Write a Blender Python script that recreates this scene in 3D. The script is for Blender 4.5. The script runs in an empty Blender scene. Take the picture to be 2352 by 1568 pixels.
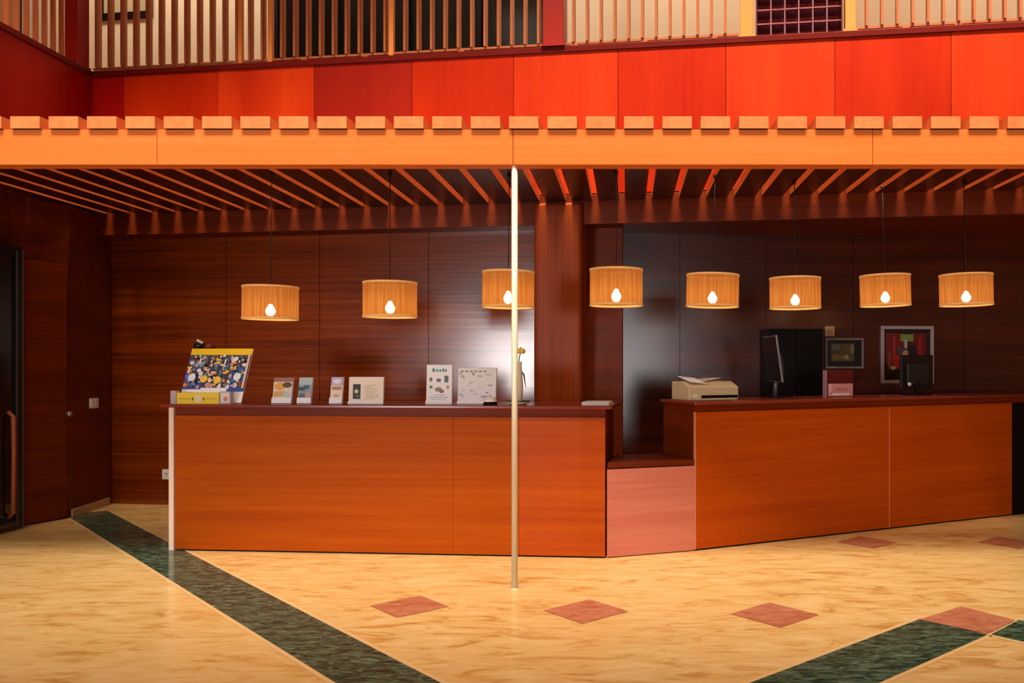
import bpy, bmesh, math, random
from mathutils import Vector, Matrix
random.seed(7)
S = bpy.context.scene
C = S.collection
F, VX, VY, H = 2000.0, 1440.0, 835.0, 1.43      # lens in pixels, principal point, eye height

# ------------------------------------------------------------------ helpers
def lin(r, g, b):
    f = lambda c: (c/255/12.92) if c/255 <= 0.04045 else ((c/255+0.055)/1.055)**2.4
    return (f(r), f(g), f(b), 1)

class NT:
    def __init__(s, name):
        s.m = bpy.data.materials.new(name); s.m.use_nodes = True
        s.t = s.m.node_tree; s.t.nodes.clear()
        s.out = s.t.nodes.new('ShaderNodeOutputMaterial')
    def n(s, typ, **kw):
        nd = s.t.nodes.new(typ)
        for k, v in kw.items():
            if k in nd.inputs: nd.inputs[k].default_value = v
            else: setattr(nd, k, v)
        return nd
    def l(s, a, ao, b, bi): s.t.links.new(a.outputs[ao], b.inputs[bi])

def mat(name, col, rough=0.5, metal=0.0, spec=0.5, emit=0, coat=0.0, noise=0.0, nscale=8.0):
    t = NT(name)
    p = t.n('ShaderNodeBsdfPrincipled', Roughness=rough, Metallic=metal)
    p.inputs['Base Color'].default_value = col
    p.inputs['Specular IOR Level'].default_value = spec
    p.inputs['Coat Weight'].default_value = coat
    p.inputs['Coat Roughness'].default_value = 0.12
    if emit:
        p.inputs['Emission Color'].default_value = col
        p.inputs['Emission Strength'].default_value = emit
    if noise:
        tc = t.n('ShaderNodeTexCoord')
        nz = t.n('ShaderNodeTexNoise', Scale=nscale, Detail=3.0)
        t.l(tc, 'Object', nz, 'Vector')
        mx = t.n('ShaderNodeMix', data_type='RGBA')
        mx.inputs[6].default_value = tuple(c*(1-noise) for c in col[:3])+(1,)
        mx.inputs[7].default_value = tuple(min(1, c*(1+noise)) for c in col[:3])+(1,)
        t.l(nz, 'Fac', mx, 0); t.t.links.new(mx.outputs[2], p.inputs['Base Color'])
    t.l(p, 'BSDF', t.out, 'Surface')
    return t.m

def wood(name, dark, light, axis='x', rough=0.35, spec=0.5, scale=1.0, bump=0.02, coat=0.0, band=0.35, coatr=0.12):
    """streaky veneer; axis = grain direction in object space"""
    t = NT(name)
    tc = t.n('ShaderNodeTexCoord'); mp = t.n('ShaderNodeMapping')
    sc = {'x': (0.5, 9, 26), 'z': (26, 9, 0.5), 'y': (26, 0.5, 26)}[axis]
    mp.inputs['Scale'].default_value = tuple(v*scale for v in sc)
    t.l(tc, 'Object', mp, 'Vector')
    n1 = t.n('ShaderNodeTexNoise', Scale=1.0, Detail=5.0, Roughness=0.6)
    t.l(mp, 'Vector', n1, 'Vector')
    mp2 = t.n('ShaderNodeMapping')
    sc2 = {'x': (0.25, 1, 4.5), 'z': (2.0, 1, 0.35), 'y': (4.5, 0.25, 2)}[axis]
    mp2.inputs['Scale'].default_value = tuple(v*scale for v in sc2)
    t.l(tc, 'Object', mp2, 'Vector')
    n2 = t.n('ShaderNodeTexNoise', Scale=1.3, Detail=3.0)
    t.l(mp2, 'Vector', n2, 'Vector')
    mm = t.n('ShaderNodeMix', data_type='FLOAT'); mm.inputs[0].default_value = band
    t.t.links.new(n1.outputs['Fac'], mm.inputs[2]); t.t.links.new(n2.outputs['Fac'], mm.inputs[3])
    cr = t.n('ShaderNodeValToRGB')
    cr.color_ramp.elements[0].position = 0.34; cr.color_ramp.elements[0].color = dark
    cr.color_ramp.elements[1].position = 0.66; cr.color_ramp.elements[1].color = light
    t.t.links.new(mm.outputs[0], cr.inputs['Fac'])
    p = t.n('ShaderNodeBsdfPrincipled', Roughness=rough)
    p.inputs['Specular IOR Level'].default_value = spec
    p.inputs['Coat Weight'].default_value = coat; p.inputs['Coat Roughness'].default_value = coatr
    t.l(cr, 'Color', p, 'Base Color')
    if bump:
        b = t.n('ShaderNodeBump', Strength=bump*10, Distance=0.002)
        t.t.links.new(mm.outputs[0], b.inputs['Height']); t.l(b, 'Normal', p, 'Normal')
    t.l(p, 'BSDF', t.out, 'Surface')
    return t.m

def marble(name, c0, c1, c2, scale, rough, slabs=False, spec=0.5):
    t = NT(name)
    tc = t.n('ShaderNodeTexCoord')
    def veins(rot, off):
        mp = t.n('ShaderNodeMapping')
        mp.inputs['Rotation'].default_value = (0, 0, rot); mp.inputs['Location'].default_value = (off, off*2, 0)
        mp.inputs['Scale'].default_value = (0.9*scale, 2.6*scale, 1)
        t.l(tc, 'Object', mp, 'Vector')
        n = t.n('ShaderNodeTexNoise', Scale=2.2, Detail=7.0, Roughness=0.62, Distortion=1.2)
        t.l(mp, 'Vector', n, 'Vector'); return n
    a = veins(0.9, 0.0)
    src = a.outputs['Fac']
    if slabs:
        b = veins(-0.75, 5.0)
        mp = t.n('ShaderNodeMapping'); mp.inputs['Rotation'].default_value = (0, 0, math.radians(45))
        t.l(tc, 'Object', mp, 'Vector')
        br = t.n('ShaderNodeTexBrick', Scale=1.0)
        br.inputs['Color1'].default_value = (0, 0, 0, 1); br.inputs['Color2'].default_value = (1, 1, 1, 1)
        br.inputs['Mortar'].default_value = (0.5, 0.5, 0.5, 1)
        br.inputs['Mortar Size'].default_value = 0.0015; br.inputs['Brick Width'].default_value = 0.74; br.inputs['Row Height'].default_value = 0.74
        br.offset = 0.0
        t.l(mp, 'Vector', br, 'Vector')
        mx = t.n('ShaderNodeMix', data_type='FLOAT')
        t.t.links.new(br.outputs['Color'], mx.inputs[0])
        t.t.links.new(a.outputs['Fac'], mx.inputs[2]); t.t.links.new(b.outputs['Fac'], mx.inputs[3])
        src = mx.outputs[0]
    cr = t.n('ShaderNodeValToRGB')
    cr.color_ramp.elements[0].position = 0.34; cr.color_ramp.elements[0].color = c0
    cr.color_ramp.elements[1].position = 0.72; cr.color_ramp.elements[1].color = c2
    e = cr.color_ramp.elements.new(0.47); e.color = c1
    t.t.links.new(src, cr.inputs['Fac'])
    p = t.n('ShaderNodeBsdfPrincipled', Roughness=rough); p.inputs['Specular IOR Level'].default_value = spec
    t.l(cr, 'Color', p, 'Base Color'); t.l(p, 'BSDF', t.out, 'Surface')
    return t.m

class MB:
    """collects shapes that become ONE mesh object"""
    def __init__(s): s.bm = bmesh.new()
    def poly(s, pts, mi=0):
        f = s.bm.faces.new([s.bm.verts.new(p) for p in pts]); f.material_index = mi; return s
    def box(s, x0, x1, y0, y1, z0, z1, mi=0):
        v = [s.bm.verts.new(p) for p in [(x0,y0,z0),(x1,y0,z0),(x1,y1,z0),(x0,y1,z0),(x0,y0,z1),(x1,y0,z1),(x1,y1,z1),(x0,y1,z1)]]
        for q in [(0,3,2,1),(4,5,6,7),(0,1,5,4),(1,2,6,5),(2,3,7,6),(3,0,4,7)]:
            f = s.bm.faces.new([v[i] for i in q]); f.material_index = mi
        return s
    def prism(s, pts, z0, z1, mi=0):
        """vertical prism over a plan polygon (counter-clockwise)"""
        n = len(pts)
        a = [s.bm.verts.new((p[0], p[1], z0)) for p in pts]; b = [s.bm.verts.new((p[0], p[1], z1)) for p in pts]
        f = s.bm.faces.new(a[::-1]); f.material_index = mi
        f = s.bm.faces.new(b); f.material_index = mi
        for i in range(n):
            f = s.bm.faces.new([a[i], a[(i+1) % n], b[(i+1) % n], b[i]]); f.material_index = mi
        return s
    def extr(s, prof, x0, x1, mi=0):
        """profile in (y, z) pushed along x"""
        n = len(prof)
        a = [s.bm.verts.new((x0, p[0], p[1])) for p in prof]; b = [s.bm.verts.new((x1, p[0], p[1])) for p in prof]
        f = s.bm.faces.new(a); f.material_index = mi
        f = s.bm.faces.new(b[::-1]); f.material_index = mi
        for i in range(n):
            f = s.bm.faces.new([a[(i+1) % n], a[i], b[i], b[(i+1) % n]]); f.material_index = mi
        return s
    def lathe(s, prof, seg=32, mi=0, c=(0, 0, 0), close=False):
        rings = []
        for r, z in prof:
            if r < 1e-6: rings.append([s.bm.verts.new((c[0], c[1], c[2]+z))])
            else: rings.append([s.bm.verts.new((c[0]+r*math.cos(2*math.pi*i/seg), c[1]+r*math.sin(2*math.pi*i/seg), c[2]+z)) for i in range(seg)])
        pairs = list(zip(rings, rings[1:]))
        if close: pairs.append((rings[-1], rings[0]))
        for a, b in pairs:
            for i in range(seg):
                j = (i+1) % seg
                vs = [a[i % len(a)], a[j % len(a)], b[j % len(b)], b[i % len(b)]]
                u = []
                for q in vs:
                    if q not in u: u.append(q)
                if len(u) > 2:
                    f = s.bm.faces.new(u); f.material_index = mi; f.smooth = True
        return s
    def tube(s, pts, r, seg=10, mi=0):
        pts = [Vector(p) for p in pts]; rings = []
        for i, p in enumerate(pts):
            d = (pts[min(i+1, len(pts)-1)]-pts[max(i-1, 0)]).normalized()
            u = d.orthogonal().normalized() if i == 0 else (u - d*u.dot(d)).normalized()
            w = d.cross(u)
            rr = r[i] if isinstance(r, (list, tuple)) else r
            rings.append([s.bm.verts.new(p+u*rr*math.cos(2*math.pi*k/seg)+w*rr*math.sin(2*math.pi*k/seg)) for k in range(seg)])
        for a, b in zip(rings, rings[1:]):
            for k in range(seg):
                f = s.bm.faces.new([a[k], a[(k+1) % seg], b[(k+1) % seg], b[k]]); f.material_index = mi; f.smooth = True
        f = s.bm.faces.new(rings[0][::-1]); f.material_index = mi
        f = s.bm.faces.new(rings[-1]); f.material_index = mi
        return s
    def xf(s, M):
        bmesh.ops.transform(s.bm, matrix=M, verts=s.bm.verts[:]); return s
    def build(s, name, mats, parent=None, bevel=0, seg=2):
        me = bpy.data.meshes.new(name)
        s.bm.normal_update(); s.bm.to_mesh(me); s.bm.free()
        for m in (mats if isinstance(mats, (list, tuple)) else [mats]): me.materials.append(m)
        o = bpy.data.objects.new(name, me); C.objects.link(o)
        if parent: o.parent = parent
        if bevel:
            b = o.modifiers.new('Bevel', 'BEVEL'); b.width = bevel; b.segments = seg; b.limit_method = 'ANGLE'; b.angle_limit = 0.6
        return o

def empty(name, loc, rz=0.0):
    o = bpy.data.objects.new(name, None); C.objects.link(o)
    o.empty_display_size = 0.1
    o.location = loc; o.rotation_euler = (0, 0, rz); return o
def tag(o, label, cat, group=None):
    o['label'] = label; o['category'] = cat
    if group: o['group'] = group
    return o
def struct(o, label=None):
    o['kind'] = 'structure'
    if label: o['label'] = label
    return o
def floor_at(px, py):
    Y = F*H/(py-VY); return Vector(((px-VX)*Y/F, Y, 0))
def at(px, py, Y):
    return Vector(((px-VX)*Y/F, Y, H+(VY-py)*Y/F))
def on_line(px, p, q):
    """where the vertical plane through plan points p, q meets the pixel column px"""
    b = (q[1]-p[1])/(q[0]-p[0]); a = p[1]-b*p[0]; k = (px-VX)/F
    X = k*a/(1-k*b); return Vector((X, a+b*X, 0))
def zat(py, Y): return H+(VY-py)*Y/F

# ------------------------------------------------------------------ materials
M = {}
M['marble'] = marble('cream_marble', lin(200, 146, 76), lin(230, 186, 116), lin(246, 214, 156), 1.5, 0.2, slabs=True, spec=0.4)
M['green'] = marble('green_marble', lin(22, 40, 30), lin(50, 74, 58), lin(116, 138, 112), 5.0, 0.14, spec=0.16)
M['rose'] = marble('rose_marble', lin(170, 98, 70), lin(190, 118, 88), lin(208, 146, 116), 3.0, 0.2)
M['pale'] = mat('pale_joint', lin(238, 200, 140), 0.25)
M['wall'] = wood('dark_mahogany', lin(88, 30, 4), lin(150, 62, 9), 'x', 0.21, 0.5, bump=0.05, band=0.3, coat=0.6, coatr=0.17)
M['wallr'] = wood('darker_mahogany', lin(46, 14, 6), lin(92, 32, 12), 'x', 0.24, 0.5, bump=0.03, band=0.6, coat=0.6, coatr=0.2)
M['walldeep'] = wood('brown_mahogany', lin(84, 28, 6), lin(122, 46, 10), 'x', 0.4, 0.15, bump=0.006, band=0.5)
M['column'] = wood('column_mahogany', lin(122, 46, 10), lin(158, 68, 18), 'z', 0.38, 0.14, bump=0.004, band=0.3)
M['panel'] = wood('counter_veneer', lin(154, 62, 3), lin(180, 84, 7), 'x', 0.42, 0.06, bump=0.006, band=0.35)
M['panelb'] = wood('counter_veneer_red', lin(162, 60, 4), lin(188, 82, 9), 'x', 0.36, 0.14, bump=0.006, band=0.4)
M['paneltop'] = wood('counter_band_shaded', lin(104, 36, 8), lin(130, 48, 12), 'x', 0.4, 0.1, bump=0.005, band=0.5)  # shadow under the countertop overhang put into the darker band colour
M['glarepanel'] = wood('glare_pink_veneer', lin(190, 100, 80), lin(208, 126, 106), 'x', 0.25, 0.45, bump=0.004, band=0.5)  # pinkish window glare put into the panel's base colour
M['red'] = wood('red_cladding', lin(160, 24, 1), lin(188, 44, 2), 'z', 0.45, 0.12, bump=0.004, band=0.65)
M['redb'] = wood('red_cladding_b', lin(172, 34, 2), lin(200, 56, 8), 'z', 0.45, 0.14, bump=0.004, band=0.65)
M['redd'] = wood('red_cladding_dark', lin(136, 20, 8), lin(156, 30, 12), 'z', 0.45, 0.12, bump=0.004, band=0.65)
M['redx'] = wood('red_cladding_deep', lin(142, 5, 2), lin(158, 10, 6), 'z', 0.45, 0.1, bump=0.004, band=0.65)
M['redpost'] = mat('red_lacquer', lin(150, 24, 15), 0.35, noise=0.12, nscale=3)
M['beam'] = wood('honey_beech', lin(236, 118, 44), lin(250, 140, 68), 'x', 0.45, 0.15, bump=0.003, band=0.4)
M['slat'] = wood('slat_lit_beech', lin(222, 122, 62), lin(246, 152, 88), 'y', 0.38, 0.5, bump=0.004, band=0.4)  # lit copy of the slat wood, for the bright gap lines
M['slatshade'] = wood('slat_shaded', lin(48, 14, 6), lin(76, 26, 10), 'y', 0.3, 0.5, bump=0.004, band=0.4)  # shaded copy of the slat wood, soffit shade put into its colour
M['capdark'] = mat('dark_red_cap', lin(98, 12, 5), 0.5, spec=0.12)
M['bronze'] = mat('copper_bar', lin(180, 102, 60), 0.42, 0.25, noise=0.15, nscale=5)
M['orangepost'] = mat('orange_post', lin(226, 138, 66), 0.4)
M['brass'] = mat('brass_pole', lin(255, 246, 214), 0.3, 0.15)
M['cream'] = mat('cream_plaster', lin(238, 216, 178), 0.7, noise=0.08, nscale=2)
M['browngallery'] = mat('brown_plaster', lin(150, 92, 50), 0.7, noise=0.25, nscale=1.5)
M['darkglass'] = mat('dark_glass', lin(20, 20, 18), 0.12)
M['black'] = mat('black_plastic', lin(14, 14, 14), 0.35)
M['blackwood'] = mat('black_laminate', lin(14, 7, 6), 0.5, spec=0.15)
M['grey'] = mat('grey_metal', lin(110, 104, 104), 0.4, 0.5)
M['steel'] = mat('steel', lin(206, 206, 210), 0.25, 0.9)
M['silver'] = mat('silver_frame', lin(200, 190, 194), 0.35, 0.3)
M['white'] = mat('white_paper', lin(252, 250, 250), 0.6)
M['offwhite'] = mat('offwhite', lin(236, 222, 200), 0.5)
M['beige'] = mat('beige_plastic', lin(206, 186, 148), 0.5)
M['edge'] = mat('pale_aluminium', lin(250, 222, 204), 0.35, 0.1)
M['yellow'] = mat('yellow_card', lin(250, 214, 26), 0.5)
M['clear'] = mat('acrylic', lin(196, 180, 190), 0.15)
M['top'] = wood('countertop_mahogany', lin(112, 40, 26), lin(148, 62, 44), 'x', 0.22, 0.4, bump=0.0, band=0.4)
M['stone'] = mat('stone_skirting', lin(198, 160, 108), 0.35, noise=0.1, nscale=6)
M['ceil'] = mat('warm_ceiling', lin(214, 176, 128), 0.8)
M['far'] = mat('warm_lobby_wall', lin(176, 120, 76), 0.7)
M['cord'] = mat('black_cord', lin(16, 8, 6), 0.5)
def flat(r, g, b, rough=0.5):
    k = 'c_%d_%d_%d' % (r, g, b)
    if k not in M: M[k] = mat('print_'+k, lin(r, g, b), rough)
    return M[k]

def shade_mat():
    t = NT('amber_linen')
    tc = t.n('ShaderNodeTexCoord'); mp = t.n('ShaderNodeMapping'); mp.inputs['Scale'].default_value = (60, 60, 2)
    t.l(tc, 'Object', mp, 'Vector')
    nz = t.n('ShaderNodeTexNoise', Scale=1.0, Detail=2.0); t.l(mp, 'Vector', nz, 'Vector')
    cr = t.n('ShaderNodeValToRGB')
    cr.color_ramp.elements[0].position = 0.3; cr.color_ramp.elements[0].color = lin(214, 132, 52)
    cr.color_ramp.elements[1].position = 0.7; cr.color_ramp.elements[1].color = lin(236, 166, 92)
    t.l(nz, 'Fac', cr, 'Fac')
    d = t.n('ShaderNodeBsdfDiffuse'); tr = t.n('ShaderNodeBsdfTranslucent'); tp = t.n('ShaderNodeBsdfTransparent')
    t.l(cr, 'Color', d, 'Color'); t.l(cr, 'Color', tr, 'Color')
    em = t.n('ShaderNodeEmission', Strength=0.15); t.l(cr, 'Color', em, 'Color')
    m1 = t.n('ShaderNodeMixShader', Fac=0.55); t.l(d, 'BSDF', m1, 1); t.l(tr, 'BSDF', m1, 2)
    m2 = t.n('ShaderNodeMixShader', Fac=0.11); t.l(m1, 'Shader', m2, 1); t.l(tp, 'BSDF', m2, 2)
    ad = t.n('ShaderNodeAddShader'); t.l(m2, 'Shader', ad, 0); t.l(em, 'Emission', ad, 1)
    t.l(ad, 'Shader', t.out, 'Surface')
    return t.m
M['shade'] = shade_mat()
M['rim'] = mat('amber_trim', lin(246, 186, 112), 0.6, emit=0.35)
def emis(name, col, s):
    t = NT(name); e = t.n('ShaderNodeEmission', Strength=s); e.inputs['Color'].default_value = col
    t.l(e, 'Emission', t.out, 'Surface'); return t.m
M['bulb'] = emis('warm_bulb', (1, 0.78, 0.48, 1), 50)

# ------------------------------------------------------------------ plan lines
def bulk(X, off=0.0): return 8.60 - 0.1451*(X+4.97) + off      # bulkhead / gallery edge line
WROT = math.atan(-0.1451)
BL0, BL1 = (-5.32, bulk(-5.32)), (6.5, bulk(6.5))
MW = 0.27                                                      # main wall lies this far behind
ML0, ML1 = (-5.32, bulk(-5.32, MW)), (6.5, bulk(6.5, MW))
def bl(px, off=0.0): return on_line(px, (BL0[0], BL0[1]+off), (BL1[0], BL1[1]+off))

# ------------------------------------------------------------------ floor
mb = MB(); mb.poly([(-11, -7, 0), (9, -7, 0), (9, 10, 0), (-11, 10, 0)])
def inlay(pts, z0, mi):
    mb.poly([(p[0], p[1], z0) for p in pts], mi)
def band(p, q, w, z0, mi):
    p, q = Vector(p[:2]), Vector(q[:2]); d = (q-p).normalized(); n = Vector((-d.y, d.x))*w/2
    a, b, c, e = p-n, q-n, q+n, p+n
    inlay([a, b, c, e], z0, mi)
# long strip on the left: centre line between its two measured edges
pL = (floor_at(167, 1189)+floor_at(245, 1175))/2; qL = (floor_at(772, 1568)+floor_at(1010, 1568))/2
dL = (qL-pL).normalized(); qL2 = qL+dL*3.5
band(pL-dL*0.15, qL2, 0.40, 0.0012, 3); band(pL-dL*0.15, qL2, 0.345, 0.0022, 1)
# green frame with the rose square at its corner
qa, qb = floor_at(2112, 1423), floor_at(2270, 1456)
mid = (qa+qb)/2; dR = Vector((-0.745, -0.667, 0)).normalized()
band(mid, mid+dR*4.0, 0.44, 0.0012, 3); band(mid, mid+dR*4.0, 0.385, 0.0022, 1)
qc = floor_at(2330, 1425); m2 = (qb+qc)/2 + Vector((0.02, 0, 0)); dR2 = Vector((0.70, -0.71, 0)).normalized()
band(m2, m2+dR2*4.0, 0.44, 0.0012, 3); band(m2, m2+dR2*4.0, 0.37, 0.0022, 1)
inlay([floor_at(2112, 1423), floor_at(2268, 1456), floor_at(2332, 1425), floor_at(2208, 1393)], 0.0030, 2)
for (cx, cy), r in [((940, 1392), 0.235), ((1346, 1403), 0.247), ((1779, 1411), 0.25), ((1991, 1245), 0.24), ((2316, 1246), 0.24)]:
    c = floor_at(cx, cy)
    inlay([(c.x-r, c.y+0.01), (c.x-0.01, c.y-r), (c.x+r, c.y-0.01), (c.x+0.01, c.y+r)], 0.0022, 2)
struct(mb.build('floor', [M['marble'], M['green'], M['rose'], M['pale']]))

# ------------------------------------------------------------------ walls behind the desk
def wall_frame(name, off, z=0.0):
    o = empty(name, (0, bulk(0, off), z), WROT); return o
def wx(X): return X/math.cos(WROT)                    # run along the slanted wall

RW0, RW1 = (-0.30, 8.58), (6.5, 8.58+0.1*6.8)                  # right half of the wall lies deeper
RROT = math.atan(0.1)
def rw(px, off=0.0): return on_line(px, (RW0[0], RW0[1]+off), (RW1[0], RW1[1]+off))
# dark wall, built as boards with fine shadow gaps at the photographed joints
joints = [250, 520, 735, 985]
xs = [wx(-5.32)] + [wx(bl(p, MW).x) for p in joints] + [wx(bl(1400, MW).x)]
mb = MB()
for a, b in zip(xs, xs[1:]): mb.box(a, b-0.006, 0, 0.10, 0, 2.75)
mb.box(xs[0], xs[-1], 0.02, 0.12, 0, 2.75)
w = mb.build('wall_back', M['wall']); w.location = (0, bulk(0, MW), 0); w.rotation_euler.z = WROT
struct(w)
def rx(px): return (rw(px).x-RW0[0])/math.cos(RROT)
xs = [0.0] + [rx(p) for p in (1562, 1760, 1960, 2215)] + [6.8]
mb = MB()
for a, b in zip(xs, xs[1:]): mb.box(a, b-0.005, 0, 0.10, 0, 2.75)
mb.box(xs[0], xs[-1], 0.02, 0.12, 0, 2.75)
w = mb.build('wall_back_right', M['wallr']); w.location = (RW0[0], RW0[1], 0); w.rotation_euler.z = RROT
struct(w)
struct(MB().prism([(-0.35, bulk(-0.35)+0.02), (6.5, bulk(6.5)+0.02), (6.5, 9.4), (-0.35, 8.7)], 2.72, 2.76).build('ceiling_alcove', M['walldeep']))
# brown panel right of the column
a, b = bl(1338, MW-0.04), bl(1430, MW-0.04)
p = MB().box(wx(a.x)-0.25, wx(b.x), 0, 0.038, 0, 2.70).build('trim_1', M['walldeep'], bevel=0.004)
p.location = (0, bulk(0, MW-0.04), 0); p.rotation_euler.z = WROT; struct(p)
# bulkhead over the wall
bk = MB().box(wx(-5.32), wx(6.5), 0, MW-0.001, 2.70, 2.97).build('trim_2', M['walldeep'], bevel=0.004)
bk.location = (0, bulk(0), 0); bk.rotation_euler.z = WROT; struct(bk)

# column
a, b = bl(1225, -0.07), bl(1335, -0.07)
cw = wx(b.x)-wx(a.x)
col = empty('wood_column', ((a.x+b.x)/2, (a.y+b.y)/2, 0), WROT)
tag(col, 'tall reddish brown veneered column rising behind the counter to the slats', 'column')
MB().box(-cw/2, cw/2, 0, 0.335, 0.0, 2.895).build('shaft', M['column'], col, bevel=0.035, seg=4)

# left wall, its door and the glazed entrance frame
mb = MB(); mb.prism([(-5.37, 7.56), (-5.18, 8.07), (-5.30, 8.07), (-5.49, 7.56)], 0, 2.9)
mb.prism([(-5.178, 8.072), (-5.262, 8.87), (-5.40, 8.87), (-5.32, 8.072)], 0, 2.9)
mb.box(-5.52, -5.40, 3.0, 6.30, 0, 2.9)
mb.prism([(-5.40, 6.30), (-5.36, 7.56), (-5.49, 7.56), (-5.52, 6.30)], 2.45, 2.9)
struct(mb.build('wall_left', M['walldeep']))
sk = MB().prism([(-5.155, 8.10), (-5.245, 8.84), (-5.261, 8.84), (-5.174, 8.10)], 0, 0.075).build('baseboard_left', M['stone'], bevel=0.004)
struct(sk)
# door leaf in the short slanted wall
d0, d1 = Vector((-5.345, 7.60, 0)), Vector((-5.185, 8.04, 0))
dd = (d1-d0); dang = math.atan2(dd.y, dd.x); L = dd.length
dr = empty('door_1', d0, dang); struct(dr)
MB().box(0.0, L, -0.022, 0.0, 0.02, 2.35).build('door_leaf', M['walldeep'], dr, bevel=0.003)
kp = on_line(147, d0, d1); t = (Vector((kp.x, kp.y, 0))-d0).length; kz = zat(950, kp.y)
kn = MB().lathe([(0, 0.07), (0.02, 0.066), (0.028, 0.05), (0.022, 0.03), (0.010, 0.022), (0.010, 0.0)], 20).xf(Matrix.Translation((t, -0.022, kz)) @ Matrix.Rotation(math.pi/2, 4, 'X')).build('knob', M['steel'], dr)
MB().lathe([(0, 0.008), (0.014, 0.006), (0.016, 0.0)], 16).xf(Matrix.Translation((t+0.055, -0.022, kz)) @ Matrix.Rotation(math.pi/2, 4, 'X')).build('keyhole_plate', M['grey'], dr)
# glazed entrance at the picture edge
g0, g1 = Vector((-5.31, 6.30, 0)), Vector((-5.295, 7.56, 0))
gg = g1-g0; gl = gg.length
gd = empty('door_2', g0, math.atan2(gg.y, gg.x)); struct(gd)
fm = MB()
fm.box(0, gl, -0.05, 0, 0.01, 0.09); fm.box(0, gl, -0.05, 0, 2.36, 2.44); fm.box(0, 0.07, -0.05, 0, 0.09, 2.36); fm.box(gl-0.07, gl, -0.05, 0, 0.09, 2.36)
fm.build('door_frame', M['black'], gd, bevel=0.008)
MB().box(0.07, gl-0.07, -0.03, -0.02, 0.09, 2.36).build('glass', M['darkglass'], gd)
MB().box(gl-0.078, gl-0.068, -0.056, -0.05, 0.05, 2.40).box(gl-0.006, gl+0.004, -0.056, -0.05, 0.02, 2.42).box(0.2, gl-0.07, -0.056, -0.05, 0.05, 0.06).build('metal_edging', M['grey'], gd)
MB().tube([(gl-0.15, -0.03, 0.12), (gl-0.15, -0.075, 0.16), (gl-0.15, -0.08, 0.7), (gl-0.15, -0.075, 0.98), (gl-0.15, -0.03, 1.02)], 0.018, 12).build('pull_handle', M['bronze'], gd)
# right side wall, rear of lobby, ceiling
struct(MB().box(6.5, 6.65, -7, 9, 0, 8.2).build('wall_right', M['far']))
mb = MB(); mb.box(-11, -8.7, -7, -6.85, 0, 8.2); mb.box(-6.0, 1.6, -7, -6.85, 0, 8.2); mb.box(4.0, 6.65, -7, -6.85, 0, 8.2)
mb.box(-8.7, -6.0, -7, -6.85, 0, 0.25); mb.box(-8.7, -6.0, -7, -6.85, 2.7, 8.2); mb.box(1.6, 4.0, -7, -6.85, 0, 0.25); mb.box(1.6, 4.0, -7, -6.85, 2.7, 8.2)
struct(mb.build('wall_front', M['far']))
for nm, xa, xb in (('window_1', -8.7, -6.0), ('window_3', 1.6, 4.0)):
    wn = MB(); wn.box(xa, xb, -6.98, -6.9, 0.25, 0.32); wn.box(xa, xb, -6.98, -6.9, 2.63, 2.7)
    for i in range(4):
        x = xa+(xb-xa-0.07)*i/3; wn.box(x, x+0.07, -6.98, -6.9, 0.32, 2.63)
    struct(wn.build(nm, M['grey']))
struct(MB().box(-11, -10.85, -7, 9.9, 0, 8.2).build('wall_side', M['far']))
struct(MB().box(-11, 6.65, -7, 10.6, 8.2, 8.3).build('ceiling', M['ceil']))

# ------------------------------------------------------------------ gallery above
GZ = 4.275
mb = MB()
seams = [(210, 285, 3), (285, 500, 0), (500, 722, 1), (722, 947, 2), (947, 1180, 0), (1180, 1420, 1), (1420, 1668, 0), (1668, 1918, 1), (1918, 2185, 0), (2185, 2440, 1), (2440, 3000, 0)]
for p0, p1, mi in seams:
    a = wx(bl(p0).x) if p0 > 210 else wx(-5.335); b = wx(bl(p1).x) if p1 < 3000 else wx(6.5)
    mb.box(a, b-0.005, 0, 0.06, 2.98, GZ, mi)
mb.box(wx(-5.32), wx(6.5), 0.03, 0.2, 2.98, GZ-0.01, 4)
up = mb.build('wall_upper', [M['red'], M['redb'], M['redd'], M['redx'], M['capdark']]); up.location = (0, bulk(0), 0); up.rotation_euler.z = WROT
struct(up)
cp = MB().box(wx(-5.32), wx(6.5), -0.015, 0.2, GZ, GZ+0.055).build('trim_3', M['capdark'], bevel=0.004); cp.location = (0, bulk(0), 0); cp.rotation_euler.z = WROT
struct(cp)
ye = bulk(-5.32)
yj = -5.32*F/(153-VX)
mb = MB(); mb.box(-5.50, -5.32, 2.0, yj-0.004, 2.98, GZ, 0); mb.box(-5.50, -5.32, yj, ye, 2.98, GZ, 1)
struct(mb.build('wall_upper_left', [M['redd'], M['redx']]))
struct(MB().box(-5.50, -5.305, 2.0, ye-0.02, GZ, GZ+0.055).build('trim_4', M['capdark'], bevel=0.004))
struct(MB().box(-5.60, -5.31, 3.0, ye-0.02, 2.905, 2.979).build('ceiling_left', M['walldeep']))
# gallery floor, rear walls
gf = MB(); gf.box(wx(-9), wx(6.5), 0.2, 2.2, 4.0, 4.12); gf = gf.build('floor_gallery', M['far']); gf.location = (0, bulk(0), 0); gf.rotation_euler.z = WROT; struct(gf)
struct(MB().box(-7.3, -5.5, 2.0, bulk(-5.5), 4.0, 4.12).build('floor_gallery_left', M['far']))
GD = 1.7
gw = MB()
def gx(px): return wx(bl(px, GD).x)
gw.box(wx(-7.4), gx(628), 0, 0.12, 4.12, 8.2, 0); gw.box(gx(1258), wx(6.6), 0, 0.12, 4.12, 8.2, 0)
gw.box(gx(628), gx(1258), 0, 0.12, 4.12, 4.2, 0); gw.box(gx(628), gx(1258), 0, 0.12, 6.6, 8.2, 0)
gw = gw.build('wall_gallery', M['cream']); gw.location = (0, bulk(0, GD), 0); gw.rotation_euler.z = WROT; struct(gw)
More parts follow.
